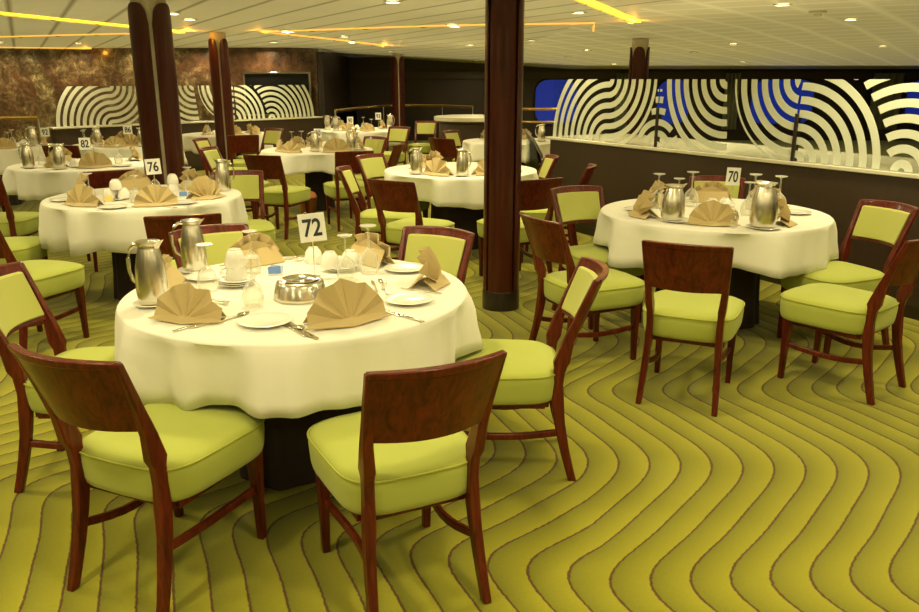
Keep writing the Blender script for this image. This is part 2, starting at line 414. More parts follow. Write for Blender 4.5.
# round bar counter
bc = empty('bar_counter', (.20, 14.3, 0)); bc.scale = (.72, .72, 1); tag(bc, 'round dark bar counter with a cream stone top beyond the big pillar', 'bar counter')
MB().lathe([(.78, 0), (.78, .86), (.84, .88), (.84, .90)], 40).obj('counter_body', M['half'], bc, smooth=30)
MB().lathe([(.86, .90), (.90, .91), (.90, .97), (.86, .98), (.01, .98)], 40).obj('countertop', M['cap'], bc, smooth=30)

# ------------------------------------------------------------------ pillars
def pillar(x, y, r, rot, label, hz=None, top=2.16, core='panel_white'):
    root = empty('pillar', (x, y, 0), rot); tag(root, label, 'pillar', 'wood-clad round pillars')
    hh = hz or cz(x, y)
    MB().lathe([(r * .84, 0), (r * .84, hh - .004)], 24).obj('core', M[core], root, smooth=40)
    for q_ in range(4):
        a0, a1 = 90 * q_ + 5, 90 * q_ + 85; n = 14; vs = []; fs = []
        for i in range(n + 1):
            u = i / n; a = R(a0 + (a1 - a0) * u)
            e_ = abs(2 * u - 1); drop = .17 * (1 - math.sqrt(max(0, 1 - e_ ** 2.6)))
            zt = top - drop
            for rr, z in ((r * .86, .13), (r, .13), (r, zt), (r * .86, zt)): vs.append((rr * math.cos(a), rr * math.sin(a), z))
        for i in range(n):
            for k in range(4): fs.append((4 * i + k, 4 * i + (k + 1) % 4, 4 * i + 4 + (k + 1) % 4, 4 * i + 4 + k))
        fs += [(3, 2, 1, 0), (4 * n, 4 * n + 1, 4 * n + 2, 4 * n + 3)]
        MB().add(vs, fs).obj('wood_shell', M['pillar_wood'], root, smooth=35)
    MB().lathe([(r * 1.04, 0), (r * 1.04, .125), (r * 1.0, .14), (r * .8, .14)], 24).obj('plinth', M['plinth'], root, smooth=40)
    return root
pillar(.30, 5.60, .130, R(37), 'thick reddish wood-clad round pillar standing on the carpet in the middle', top=2.19, core='plinth')
pillar(-2.62, 7.15, .172, R(20), 'wood-clad pillar with a pale vertical seam behind the table numbered 76', top=2.21)
pillar(-3.50, 12.15, .140, R(16), 'slim dark wood-clad pillar second from the left in front of the striped screen')
pillar(-1.41, 19.0, .150, R(10), 'distant dark pillar rising by the curved brass balustrade', top=2.09)
pillar(2.76, 12.8, .150, R(30), 'short-looking dark wood pillar top showing above the striped screen at right', top=2.07)

# ------------------------------------------------------------------ chairs
def stile_y(z):
    P_ = [(0, -.295), (.12, -.262), (.25, -.236), (.38, -.222), (.48, -.228), (.58, -.250), (.72, -.302), (.858, -.357)]
    for (a, ya), (b, yb) in zip(P_[:-1], P_[1:]):
        if z <= b: return ya + (yb - ya) * (z - a) / (b - a)
    return P_[-1][1]
def half_w(z): return .170 + .028 * clamp01((z - .47) / .38) ** .9 + .018 * clamp01((.36 - z) / .36)
def superell(a, b, n, cnt, bow=0):
    out = []
    for i in range(cnt):
        t_ = 2 * PI * i / cnt; c, s_ = math.cos(t_), math.sin(t_)
        x = a * math.copysign(abs(c) ** (2 / n), c); y = b * math.copysign(abs(s_) ** (2 / n), s_)
        out.append((x, y))
    return out
def make_chair():
    root = empty('dining_chair')
    # seat cushion
    cnt = 40; secs = []
    prof = [(.345, .93), (.352, .965), (.375, .985), (.43, 1.0), (.458, .995), (.470, .970), (.480, .90), (.487, .74), (.491, .45), (.493, .15)]
    base = superell(.250, .238, 5.0, cnt)
    for z, sc in prof:
        loop = []
        for (x, y) in base:
            w = 1 - .10 * (0.5 - y / .476)                # narrower to the back
            yy = y * sc; xx = x * sc * w
            if y > 0: yy += .035 * (1 - (x / .25) ** 2) * sc * (y / .238)
            else: yy -= .012 * (1 - (x / .25) ** 2) * sc * (-y / .238)
            loop.append((xx, yy + .012, z))
        secs.append(loop)
    seat = MB().sweep(secs).obj('seat', M['green'], root, smooth=50)
    pl = [(p[0] * 1.004, (p[1] - .012) * 1.004 + .012, .4625) for p in secs[4]]; 
    MB().tube(pl + [pl[0]], .0042, 6).obj('piping', M['piping'], seat, smooth=60)
    # apron under the cushion
    ap = MB()
    ap.box((0, .175, .332), (.35, .022, .03)); ap.box((0, -.18, .332), (.35, .022, .03))
    for s_ in (-1, 1): ap.box((s_ * .180, 0, .332), (.022, .35, .03))
    ap.obj('apron', M['wood'], root, bevel=.003)
    # rear legs run up into the back
    for s_ in (-1, 1):
        secs = []
        for z, w, d_ in ((0, .028, .034), (.06, .029, .036), (.15, .031, .040), (.25, .032, .044), (.34, .034, .050), (.42, .032, .042), (.485, .032, .046), (.515, .036, .066), (.60, .032, .046), (.69, .029, .034), (.78, .027, .028), (.858, .026, .024)):
            x = s_ * half_w(z); y = stile_y(z)
            secs.append([(x - w / 2, y - d_ / 2, z), (x + w / 2, y - d_ / 2, z), (x + w / 2, y + d_ / 2, z), (x - w / 2, y + d_ / 2, z)])
        MB().sweep(secs).obj('leg', M['wood'], root, bevel=.005)
        secs = []
        for z, w in ((0, .027), (.15, .032), (.30, .042), (.35, .044)):
            x = s_ * .192; y = .190 + .008 * (1 - z / .35)
            secs.append([(x - w / 2, y - w / 2, z), (x + w / 2, y - w / 2, z), (x + w / 2, y + w / 2, z), (x - w / 2, y + w / 2, z)])
        MB().sweep(secs).obj('leg', M['wood'], root, bevel=.004)
        st = MB(); secs = []
        for q_ in range(9):
            u = q_ / 8; y = .188 - u * (.188 + .243); z = .205 - .03 * math.sin(PI * u) + .008 * u; x = s_ * (.190 - .03 * math.sin(PI * u) - .008 * u)
            secs.append([(x - .010, y, z - .014), (x + .010, y, z - .014), (x + .010, y, z + .014), (x - .010, y, z + .014)])
        st.sweep(secs).obj('stretcher', M['wood'], root, bevel=.004)
    # curved back panel
    def curved(x0, x1, z0, z1, off, th, nx=14, nz=5, crown=0.0):
        vs = []; fs = []
        def pt(u, w, o_):
            x = x0 + (x1 - x0) * u; z = z0 + (z1 - z0) * w
            k = 1 - (x / .2) ** 2; z += crown * w * k; x *= (half_w(z) + .008) / (half_w(.858) + .008)
            return (x, stile_y(z) - .056 * max(k, 0) + o_, z)
        W_ = nz + 1
        for o_ in (off - th / 2, off + th / 2):
            for i in range(nx + 1):
                for j in range(nz + 1): vs.append(pt(i / nx, j / nz, o_))
        N = (nx + 1) * W_
        for i in range(nx):
            for j in range(nz):
                a = i * W_ + j; fs.append((a, a + W_, a + W_ + 1, a + 1)); fs.append((N + a + 1, N + a + W_ + 1, N + a + W_, N + a))
        for i in range(nx):
            a, b = i * W_, (i + 1) * W_; fs.append((b, a, N + a, N + b)); a += nz; b += nz; fs.append((a, b, N + b, N + a))
        for j in range(nz):
            a = j; fs.append((a, a + 1, N + a + 1, N + a)); a = nx * W_ + j; fs.append((a + 1, a, N + a, N + a + 1))
        return MB().add(vs, fs)
    curved(-.205, .205, .618, .858, 0, .022, crown=.006).obj('backrest', M['wood'], root, bevel=.004)
    curved(-.206, .206, .842, .862, -.004, .030, nz=1, crown=.006).obj('top_rail', M['wood'], root, bevel=.004)
    pad = curved(-.172, .172, .638, .828, .016, .022); pad.obj('back_pad', M['pad'], root, bevel=.008)
    return root
chair_proto = Proto(make_chair)
CH = []
def chair(bx, by, hx, hy, label, group, dz=0):
    """bx,by: middle of the top of the back; h: heading"""
    l = math.hypot(hx, hy); hx /= l; hy /= l
    o = chair_proto.get(); o.location = (bx + .375 * hx, by + .375 * hy, 0); o.rotation_euler = (0, 0, math.atan2(hy, hx) - PI / 2)
    tag(o, label, 'chair', group); CH.append(o); return o
T72, T76, T70, T82 = (-.67, 3.21), (-2.37, 6.00), (1.68, 5.25), (-3.89, 8.35)
TC, TB, TA, T86 = (.01, 7.84), (-1.78, 10.15), (-6.05, 10.6), (-4.50, 11.0)
TS, TF, TP = (-3.75, 13.1), (-1.72, 14.2), (.75, 11.6)
G72, G76, G70, GC, GB, GF = 'chairs around the table numbered 72', 'chairs around the table numbered 76', 'chairs around the table numbered 70', 'chairs around the table by the big pillar', 'chairs around the table with the copper bucket', 'chairs among the far tables'
G82 = 'chairs around the table numbered 82'
chair(-.05, 2.03, -.44, .92, 'dining chair nearest the camera at bottom centre, wooden back turned to us', G72)
chair(-1.12, 2.10, .40, .92, 'large dining chair at the bottom left, wooden back to us, in front of table 72', G72)
chair(-1.86, 3.07, 1, .03, 'dining chair cut by the left edge, lime back pad seen, left of table 72', G72)
chair(.55, 3.17, -1, 0.02, 'dining chair seen side-on to the right of table 72 with full lime seat', G72)
chair(-.10, 4.02, -.50, -.86, 'dining chair facing us behind table 72 beside the napkin, lime pad in wooden frame', G72)
chair(-1.30, 4.07, .62, -.78, 'dining chair behind the steel jugs of table 72, mostly hidden, lime pad', G72)
chair(-1.56, 4.46, -.30, .95, 'dining chair with dark wooden back right behind the steel jugs, at table 76', G76)
chair(-2.77, 4.40, .33, .94, 'dining chair at front left of table 76 with a wide lime seat', G76)
chair(-3.66, 5.55, .96, .1, 'dining chair at the left side of table 76, seat visible at the left edge', G76)
chair(-1.85, 6.68, .30, -.95, 'dining chair turned to us right of table 76, yellow-green pad, pulled out', G76)
chair(-3.84, 6.32, -.02, 1, 'dining chair at front left of table 82, dark back cut by the left edge', G82)
chair(-2.93, 6.72, -.5, .86, 'dining chair with dark back between table 82 and the napkins of table 76', G82)
chair(-5.35, 8.15, 1, .02, 'dining chair at the left of table 82, only its lime seat in view', G82)
chair(-.53, 6.05, .50, .87, 'dining chair with wooden back in front of the table left of the big pillar', GC)
chair(-1.01, 6.95, 1, -.05, 'dining chair seen side-on with narrow lime pad left of the pillar table', GC)
chair(.63, 6.14, -.49, .87, 'dining chair with wooden back immediately right of the big pillar', GC)
chair(1.16, 7.12, -.97, .2, 'dining chair side-on close against the brown half wall, red wooden top', GC)
chair(.93, 8.05, -.99, -.1, 'dining chair behind the pillar table by the stair glass, mostly hidden', GC)
chair(-.92, 8.18, .8, -.55, 'dining chair facing us at the back left of the pillar table beside the jug', GC)
chair(.43, 4.385, .90, .43, 'dining chair at the left of table 70, narrow wooden back near the pillar', G70)
chair(.82, 5.66, .40, -.92, 'dining chair facing us at back left of table 70 with bright lime pad', G70)
chair(1.055, 3.645, .42, .91, 'dining chair in front of table 70 with wooden back to us', G70)
chair(2.30, 3.84, -.64, .77, 'dining chair at front right of table 70, side-on, cut by the right edge', G70)
chair(2.66, 4.90, -.93, -.36, 'dining chair at the right of table 70 facing left, lime pad in red frame', G70)
chair(2.02, 6.28, -.3, -.9, 'dining chair behind table 70, only its wooden top showing past the napkins', G70)
chair(-2.00, 8.12, .30, .95, 'dining chair with dark wooden back at front left of the copper bucket table', GB)
chair(-1.11, 8.58, -.36, .93, 'dining chair with dark wooden back at front right of the copper bucket table', GB)
chair(-2.82, 9.05, .97, -.12, 'dining chair side-on with pale lime pad beside the slim second pillar', GB)
chair(-1.10, 10.80, -.6, -.75, 'dining chair facing us at back right of the copper bucket table', GB)
chair(-.70, 9.55, -1, .12, 'small side-on dining chair with brown back beyond the big fan napkins', GB)
chair(-4.62, 9.35, 0, 1, 'dining chair with dark back in front of table 86, between napkins', GF)
chair(-3.35, 10.45, .95, -.1, 'dining chair seen side-on between the two left pillars', GF)
chair(-2.95, 11.1, -.3, .95, 'dining chair with dark back right of the slim second pillar', GF)
chair(-2.85, 12.6, -.6, -.8, 'dining chair with bright lime pad in front of the left half wall', GF)
chair(-.95, 13.1, -.5, -.85, 'dining chair facing us right of the farthest long table group', GF)
chair(-.60, 14.9, -.2, -1, 'distant dining chair facing us just left of the round bar counter', GF)
chair(-.25, 10.5, .6, .8, 'dining chair with red-brown back left of the small table past the pillar', GF)
chair(-.15, 12.05, .8, -.5, 'dining chair with pale pad facing us beside the round bar counter', GF)

# ------------------------------------------------------------------ tables
TOP = .75
def table(c, r, label, cloth_label, hem, seed, rot=.3, half=.27):
    root = empty('dining_table', (c[0], c[1], 0)); tag(root, label, 'table', 'round dining tables')
    MB().lathe([(r - .07, .705), (r - .05, .715), (r - .05, .738), (r - .07, .744)], 48).obj('tabletop', M['wood'], root, smooth=40)
    cnt = 64; secs = []
    for z, k in ((.01, 1.08), (.2, 1.03), (.5, 1.0), (.70, 1.0)):
        loop = []
        for i, (x, y) in enumerate(superell(half, half, 4, cnt)):
            w = 1 + .045 * math.sin(i * 2 * PI / cnt * 11 + seed) * (1 - z); cr, sr = math.cos(rot), math.sin(rot)
            x *= k * w; y *= k * w; loop.append((x * cr - y * sr, x * sr + y * cr, z))
        secs.append(loop)
    MB().sweep(secs).obj('underskirt', M['skirt'], root, smooth=60)
    # cloth
    rnd = random.Random(seed); N = 216
    ph_ = [rnd.uniform(0, 6.28) for _ in range(6)]
    def fold(a):
        w_ = lambda t_: 1 - 2 * abs(math.sin(t_ / 2)) ** 1.3
        f1 = w_(8 * a + ph_[0] + 1.1 * math.sin(2 * a + ph_[1])); f2 = w_(13 * a + ph_[2] + 1.3 * math.sin(3 * a)); f3 = math.sin(4 * a + ph_[3])
        return .60 * f1 + .42 * f2 + .30 * f3 + .10 * math.sin(31 * a + ph_[5])
    rings = [(0.0, TOP, 0), (r * .5, TOP, 0), (r - .02, TOP, 0), (r - .004, TOP - .001, 0), (r + .001, TOP - .006, .03), (r + .005, TOP - .03, .32), (r + .010, TOP - .08, .62), (r + .017, TOP - .15, .68), (r + .022, TOP - .20, .88), (r + .026, hem, 1.0)]
    vs = [(0, 0, TOP)]; fs = []
    for (rr, z, k) in rings[1:]:
        for i in range(N):
            a = 2 * PI * i / N; f = fold(a)
            d_ = rr + k * (.052 * f); zz = z
            if k == 1.0: zz = z + .024 * math.sin(4 * a + ph_[4]) - .014 * f
            elif k > .1: zz = z + (.018 * math.sin(4 * a + ph_[4]) - .014 * f) * k * .8
            elif k == 0 and rr > r * .9: zz = z + .0
            vs.append((d_ * math.cos(a), d_ * math.sin(a), zz))
    for i in range(N): fs.append((0, 1 + i, 1 + (i + 1) % N))
    for j in range(len(rings) - 2):
        for i in range(N): fs.append((1 + j * N + i, 1 + (j + 1) * N + i, 1 + (j + 1) * N + (i + 1) % N, 1 + j * N + (i + 1) % N))
    cl = MB().add(vs, fs).obj('tablecloth', M['cloth'], smooth=60, loc=(c[0], c[1], 0), solid=.003)
    tag(cl, cloth_label, 'tablecloth', 'cream round tablecloths')
TD = {}
for key, c, r, hem, rot, where in (
    ('72', T72, .70, .495, .35, 'the large foreground table numbered 72'),
    ('76', T76, .70, .450, .1, 'the table numbered 76 at the left'),
    ('70', T70, .730, .492, .5, 'the table numbered 70 at the right'),
    ('82', T82, .71, .495, .2, 'the left table numbered 82'),
    ('C', TC, .74, .500, .6, 'the table partly behind the big pillar'),
    ('B', TB, .685, .510, .0, 'the middle table with the copper bucket'),
    ('A', TA, .70, .480, .2, 'the table at the far left edge'),
    ('86', T86, .70, .500, .4, 'the table numbered 86'),
    ('S', TS, .70, .500, .1, 'the small-looking table behind the slim second pillar'),
    ('F', TF, .75, .500, .3, 'the farthest table before the curved balustrade'),
    ('P', TP, .70, .500, .3, 'the far table beyond the stair glass')):
    half = {'72': .27, 'B': .16, '70': .27, '82': .27, '76': .24, 'C': .24}.get(key, .20)
    table(c, r, 'round dining table with dark skirted base, ' + where, 'cream cloth draped over ' + where, hem, len(key) * 7 + int(abs(c[0]) * 13), rot, half)
    TD[key] = c
TN = {'72': 'table 72', '76': 'table 76', '70': 'table 70', '82': 'table 82', 'C': 'the pillar table', 'B': 'the bucket table',
      'A': 'the far left table', '86': 'table 86', 'S': 'the slim-pillar table', 'F': 'the farthest table', 'P': 'the table past the stairs'}

# ------------------------------------------------------------------ tableware
Z = TOP + .0025
def make_napkin():
    n = 10; r = .148; vs = []; fs = []; un = (0, .012, -.006, .008, -.01, .004, .012, -.008, .006, -.004, 0)
    # pleated fan standing up
    apex = []
    for i in range(n + 1):
        a = PI * i / n; z_ = 1 if i % 2 else -1
        fy = .019 * z_ * math.sin(a) ** .3 if 0 < i < n else 0
        rr = r * (1.0 if i % 2 else .985) + un[i] * .45
        vs.append((rr * math.cos(a), fy + .030 * math.sin(a), .012 + rr * .93 * math.sin(a)))
    for i in range(n + 1):
        a = PI * i / n; vs.append((.016 * math.cos(a), -.012 + (.003 if i % 2 else -.003), .012 + .012 * math.sin(a)))
    for i in range(n): fs.append((i, i + 1, n + 2 + i, n + 1 + i))
    b = MB().add(vs, fs)
    # folded foot of the napkin: flared lips and back flap
    b.add([(-.165, -.012, .010), (0, -.050, .004), (.165, -.012, .010), (.09, .02, .03), (-.09, .02, .03), (0, -.014, .026)],
          [(0, 1, 5), (1, 2, 5), (2, 3, 5), (3, 4, 5), (4, 0, 5)])
    b.add([(-.11, .028, .075), (.11, .028, .075), (.13, .085, .003), (-.13, .085, .003), (0, .03, .12)], [(0, 1, 2, 3), (0, 4, 1)])
    return b.obj('napkin', M['napkin'], solid=.004)
def make_napkin_loose():
    rnd = random.Random(3); n = 10; vs = []; fs = []
    for i in range(n + 1):
        a = R(15 + 150 * i / n); k = 1 if i % 2 else -1
        vs.append((.13 * math.cos(a) * (1 + .1 * k), .022 * k + .05 * math.sin(a), .012 + .15 * math.sin(a) * (1 - .06 * k)))
    for i in range(n + 1):
        a = R(15 + 150 * i / n); k = 1 if i % 2 else -1
        vs.append((.075 * math.cos(a), .020 * k - .005, .010 + .075 * math.sin(a) * .9))
    for i in range(n + 1):
        a = R(15 + 150 * i / n); vs.append((.02 * math.cos(a), -.02, .006 + .01 * math.sin(a)))
    for j in range(2):
        for i in range(n): o_ = j * (n + 1); fs.append((o_ + i, o_ + i + 1, o_ + n + 2 + i, o_ + n + 1 + i))
    b = MB().add(vs, fs)
    b.add([(-.15, -.03, .006), (0, -.075, .004), (.15, -.02, .006), (.10, .03, .035), (-.09, .03, .035), (0, -.02, .028)], [(0, 1, 5), (1, 2, 5), (2, 3, 5), (3, 4, 5), (4, 0, 5)])
    b.add([(-.10, .03, .06), (.10, .03, .06), (.12, .09, .003), (-.12, .09, .003)], [(0, 1, 2, 3)])
    return b.obj('napkin', M['napkin'], solid=.004)
def make_jug():
    root = empty('coffee_jug')
    body = MB().lathe([(.046, .0), (.055, .003), (.058, .02), (.060, .06), (.059, .10), (.054, .145), (.046, .185), (.039, .215), (.036, .226), (.040, .233), (.047, .238)], 32)
    body.obj('body', M['steel'], root, smooth=50)
    MB().lathe([(.048, .236), (.047, .241), (.030, .243), (.010, .246), (.003, .247)], 24).obj('lid', M['steel'], root, smooth=50)
    sp_ = MB().add([(.034, -.022, .234), (.034, .022, .234), (.066, .004, .249), (.066, -.004, .249), (.038, -.010, .212), (.038, .010, .212)],
                   [(0, 1, 2, 3), (0, 3, 4), (1, 5, 2), (3, 2, 5, 4), (0, 4, 5, 1)]); sp_.obj('spout', M['steel'], root, smooth=50)
    h = MB().tube([(-.036, 0, .222), (-.058, 0, .226), (-.080, 0, .208), (-.092, 0, .170), (-.092, 0, .120), (-.080, 0, .082), (-.058, 0, .066)], [.007, .008, .008, .0075, .007, .007, .006], 8)
    h.obj('handle', M['steel'], root, smooth=60)
    return root
def make_glass():
    return MB().lathe([(.036, .0), (.040, .02), (.041, .045), (.034, .075), (.018, .094), (.006, .104), (.0042, .12), (.0042, .175), (.008, .186), (.030, .190), (.034, .193), (.033, .195), (.004, .1955)], 20).obj('wine_glass', M['wineglass'], smooth=40)
def make_saucer():
    return MB().lathe([(.040, 0), (.045, .004), (.074, .011), (.078, .013), (.075, .015), (.045, .009), (.005, .008)], 28).obj('saucer', M['china'], smooth=50)
def make_plate():
    return MB().lathe([(.055, 0), (.060, .004), (.094, .012), (.098, .014), (.094, .016), (.062, .008), (.005, .007)], 36).obj('bread_plate', M['china'], smooth=50)
def make_cup():
    root = empty('cup')      # standing upside down
    MB().lathe([(.043, 0), (.0445, .003), (.043, .03), (.037, .055), (.027, .068), (.024, .070), (.024, .074), (.021, .074), (.020, .070), (.004, .070)], 26).obj('body', M['china'], root, smooth=50)
    MB().tube([(.040, 0, .012), (.058, 0, .014), (.066, 0, .030), (.060, 0, .046), (.038, 0, .052)], .0045, 7).obj('handle', M['china'], root, smooth=60)
    return root
def make_bowl():
    root = empty('sugar_bowl')
    MB().lathe([(.092, 0), (.094, .006), (.092, .014), (.083, .055), (.078, .064), (.068, .066), (.062, .060), (.062, .015), (.004, .012)], 56, ribs=.03).obj('bowl', M['steel'], root, smooth=50)
    MB().lathe([(.060, .060), (.066, .066), (.068, .071), (.062, .073), (.056, .066)], 32).obj('rim', M['chrome'], root, smooth=50)
    return root
def make_knife():
    b = MB(); b.sweep([[(-.006 * k, y, .002), (.006 * k, y, .002), (.006 * k, y, .006), (-.006 * k, y, .006)] for y, k in ((-.11, .7), (-.09, 1), (-.02, .75), (0, .7))])
    b.sweep([[(-.008 * k, y, .003), (.008 * k, y, .003), (.008 * k, y, .0045), (-.008 * k, y, .0045)] for y, k in ((0, .6), (.02, 1), (.08, 1.05), (.105, .3))])
    return b.obj('table_knife', M['cutlery'], bevel=.001)
def make_fork():
    b = MB(); b.sweep([[(-.006 * k, y, z), (.006 * k, y, z), (.006 * k, y, z + .003), (-.006 * k, y, z + .003)] for z in (.003,) for y, k in ((-.10, .9), (-.08, 1.1), (0, .45), (.035, .5), (.045, 1.8), (.055, 1.9))])
    for i in range(4): b.box((-.0096 + .0064 * i, .077, .0055), (.0030, .044, .002))
    return b.obj('fork', M['cutlery'])
def make_spoon():
    b = MB(); b.sweep([[(-.006 * k, y, .003), (.006 * k, y, .003), (.006 * k, y, .006), (-.006 * k, y, .006)] for y, k in ((-.09, .9), (-.07, 1.1), (.0, .5), (.035, .6))])
    vs = []; fs = []; n = 14
    for j, (k, z) in enumerate(((1.0, .009), (.7, .004), (.3, .002))):
        for i in range(n): a = 2 * PI * i / n; vs.append((.0175 * k * math.cos(a), .058 + .027 * k * math.sin(a), z))
    for j in range(2):
        for i in range(n): fs.append((j * n + i, j * n + (i + 1) % n, (j + 1) * n + (i + 1) % n, (j + 1) * n + i))
    fs.append(tuple(range(2 * n, 3 * n))); b.add(vs, fs)
    return b.obj('spoon', M['cutlery'], smooth=60)
def make_shaker():
    root = empty('salt_shaker'); MB().lathe([(.017, 0), (.018, .01), (.014, .04), (.013, .048)], 14).obj('body', M['wineglass'], root, smooth=50)
    MB().lathe([(.014, .048), (.014, .056), (.008, .064), (.003, .066)], 14).obj('cap', M['chrome'], root, smooth=50); return root
PR = {k: Proto(f) for k, f in dict(nap=make_napkin, loose=make_napkin_loose, jug=make_jug, glass=make_glass, saucer=make_saucer, plate=make_plate, cup=make_cup, bowl=make_bowl, knife=make_knife, fork=make_fork, spoon=make_spoon, shaker=make_shaker).items()}
NAMES = dict(nap=('tan napkin folded into a fan', 'napkin', 'fan-folded napkins'), loose=('loosely folded tan napkin', 'napkin', 'fan-folded napkins'),
             jug=('tapered steel coffee jug', 'jug', 'steel coffee jugs'), glass=('upturned wine glass', 'glass', 'upturned wine glasses'),
             saucer=('white saucer', 'saucer', 'white saucers'), plate=('white bread plate', 'plate', 'white bread plates'), cup=('upturned white china cup', 'cup', 'upturned white cups'),
             bowl=('ribbed steel bowl', 'bowl', None), knife=('table knife', 'knife', 'cutlery on the cloths'), fork=('fork', 'fork', 'cutlery on the cloths'), spoon=('spoon', 'spoon', 'cutlery on the cloths'), shaker=('small glass salt shaker', 'shaker', 'salt shakers'))
seen_lab = {}
def where_on(dx, dy):
    r = math.hypot(dx, dy)
    if r < .13: return 'at the centre of'
    a = math.degrees(math.atan2(dy, dx)) % 360
    d8 = ['right', 'back-right', 'back', 'back-left', 'left', 'front-left', 'front', 'front-right'][int(((a + 22.5) % 360) // 45)]
    ring = 'rim' if r > .46 else 'part'
    return 'at the %s %s of' % (d8, ring)
def put(kind, tk, x, y, z=0, rz=0, label=None, scale=1, note_=''):
    c = TD[tk]; dx, dy = x - c[0], y - c[1]; r = math.hypot(dx, dy); lim = .60 if kind in ('nap', 'loose') else .64
    if kind == 'plate': lim = .62
    if r > lim: dx *= lim / r; dy *= lim / r; x, y = c[0] + dx, c[1] + dy
    o = PR[kind].get(); o.location = (x, y, Z + z)
    o.rotation_euler = (0, 0, rz); o.scale = scale if isinstance(scale, tuple) else (scale,) * 3
    nm, cat, grp = NAMES[kind]
    if label is None: label = '%s%s %s %s' % (nm, note_, where_on(dx, dy), TN[tk])
    base_ = label; extra = [', nearer one', ', farther one', ', outer one', ', last one']; k = 0
    while label in seen_lab: label = base_ + extra[k]; k += 1
    seen_lab[label] = 1
    tag(o, label, cat, grp); return o
def facing(tk, x, y, extra=0):
    c = TD[tk]; return math.atan2(y - c[1], x - c[0]) + PI / 2 + extra
def nap(tk, x, y, extra=0, kind='nap', label=None, scale=1): return put(kind, tk, x, y, 0, facing(tk, x, y, extra), label, scale)

# number signs
def sign(tk, x, y, text, w, h, zc, rz=0, roll=0, label='', name='number_sign'):
    root = empty(name, (x, y, Z), rz); tag(root, label, 'table number sign')
    MB().lathe([(.028, 0), (.028, .004), (.006, .008)], 18).obj('base', M['chrome'], root, smooth=50)
    MB().tube([(0, .006, .004), (0, .006, zc - TOP)], .003, 8).obj('rod', M['chrome'], root, smooth=50)
    cd = MB().box((0, 0, 0), (w, .004, h)).obj('card', M['card'], root, loc=(0, 0, zc - TOP)); cd.rotation_euler = (0, roll, 0)
    cu = bpy.data.curves.new('digits', 'FONT'); cu.body = text; cu.size = h * .86; cu.extrude = .0006; cu.offset = h * .018; cu.align_x = 'CENTER'; cu.align_y = 'CENTER'
    tmp = bpy.data.objects.new('digits_tmp', cu); COL.objects.link(tmp)
    bpy.context.view_layer.update()
    me = bpy.data.meshes.new_from_object(tmp.evaluated_get(bpy.context.evaluated_depsgraph_get())); me.name = 'digits'
    bpy.data.objects.remove(tmp); me.materials.clear(); me.materials.append(M['ink'])
    xs = [v.co.x for v in me.vertices]; ys = [v.co.y for v in me.vertices]; mx, my = (min(xs) + max(xs)) / 2, (min(ys) + max(ys)) / 2
    sx_ = w * .70 / (max(xs) - min(xs))
    for v in me.vertices: v.co = Vector(((v.co.x - mx) * sx_, -.0035 + v.co.z, v.co.y - my)) if False else Vector(((v.co.x - mx) * sx_, -.0030 - v.co.z, v.co.y - my))
    d_ = bpy.data.objects.new('digits', me); COL.objects.link(d_); d_.parent = cd
    return root
def face_cam(x, y): return math.atan2(y, x) - PI / 2
sign('72', -.645, 3.45, '72', .115, .125, .972, face_cam(-.66, 3.47), R(-5), 'white number card reading 72 on a thin rod on the foreground table')
sign('76', -2.30, 6.04, '76', .108, .115, .965, face_cam(-2.37, 6.02) - .1, R(-3), 'white number card reading 76 on the left table')
sign('70', 1.86, 5.45, '70', .090, .120, .960, face_cam(1.86, 5.45) + .1, R(2), 'white number card reading 70 on the right table')
sign('82', -4.02, 8.70, '82', .112, .125, .930, face_cam(-4.0, 8.7), 0, 'white number card reading 82 on a left background table')
sign('86', -4.50, 11.05, '86', .112, .115, .935, face_cam(-4.5, 11), 0, 'white number card reading 86 left of the pale-seamed pillar')
sign('92', -5.50, 10.80, '92', .105, .115, .920, face_cam(-5.5, 10.8), 0, 'white number card reading 92 near the left edge')
sign('B', -1.82, 10.45, '80', .095, .11, .930, face_cam(-1.8, 10.4), 0, 'small number card on the table with the copper bucket')
sign('F', -1.86, 13.9, '90', .10, .12, .92, face_cam(-1.86, 13.9), 0, 'left of two tiny number cards on the farthest table')
sign('F', -1.45, 14.6, '93', .10, .12, .96, face_cam(-1.45, 14.6), 0, 'right of two tiny number cards on the farthest table')

# --- table 72
nap('72', -.99, 2.77, .45, label='large tan fan napkin at front left of table 72 beside the jug', scale=.90)
nap('72', -.40, 2.74, .05, label='large tan fan napkin at the front of table 72', scale=1.05)
nap('72', -.11, 3.33, -.35, 'loose', label='tan napkin at the right rim of table 72, seen edge-on', scale=.95)
nap('72', -.38, 3.82, -.3, label='tan fan napkin at the back right of table 72 behind a glass')
nap('72', -1.03, 3.78, .2, label='tan fan napkin at the back of table 72 behind the stacked cups')
nap('72', -1.27, 3.28, .2, label='tan napkin between the two steel jugs of table 72', scale=.9)
put('saucer', '72', -1.19, 2.99, label='white saucer under the front steel jug of table 72')
put('jug', '72', -1.19, 2.99, .0125, R(-12), 'steel jug nearest the left rim of table 72')
put('saucer', '72', -1.22, 3.56, label='white saucer under the rear steel jug of table 72')
put('jug', '72', -1.22, 3.56, .0125, R(8), 'second steel jug on table 72, behind and right of the first', .94)
for i in range(3): put('saucer', '72', -.95, 3.30, .009 * i, label=['lowest', 'middle', 'top'][i] + ' saucer of the stack under the upturned cups, table 72')
put('cup', '72', -.95, 3.30, .027, R(200), 'lower upturned cup on the stack of saucers, left side of table 72')
put('cup', '72', -.95, 3.30, .085, R(120), 'upper upturned cup topping the stack beside the rear jug, table 72')
for i in range(2): put('saucer', '72', -.545, 3.58, .009 * i, label=['bottom', 'upper'][i] + ' saucer under the right-hand cups of table 72')
put('cup', '72', -.592, 3.56, .018, R(180), 'left of the two upturned cups right of the card 72')
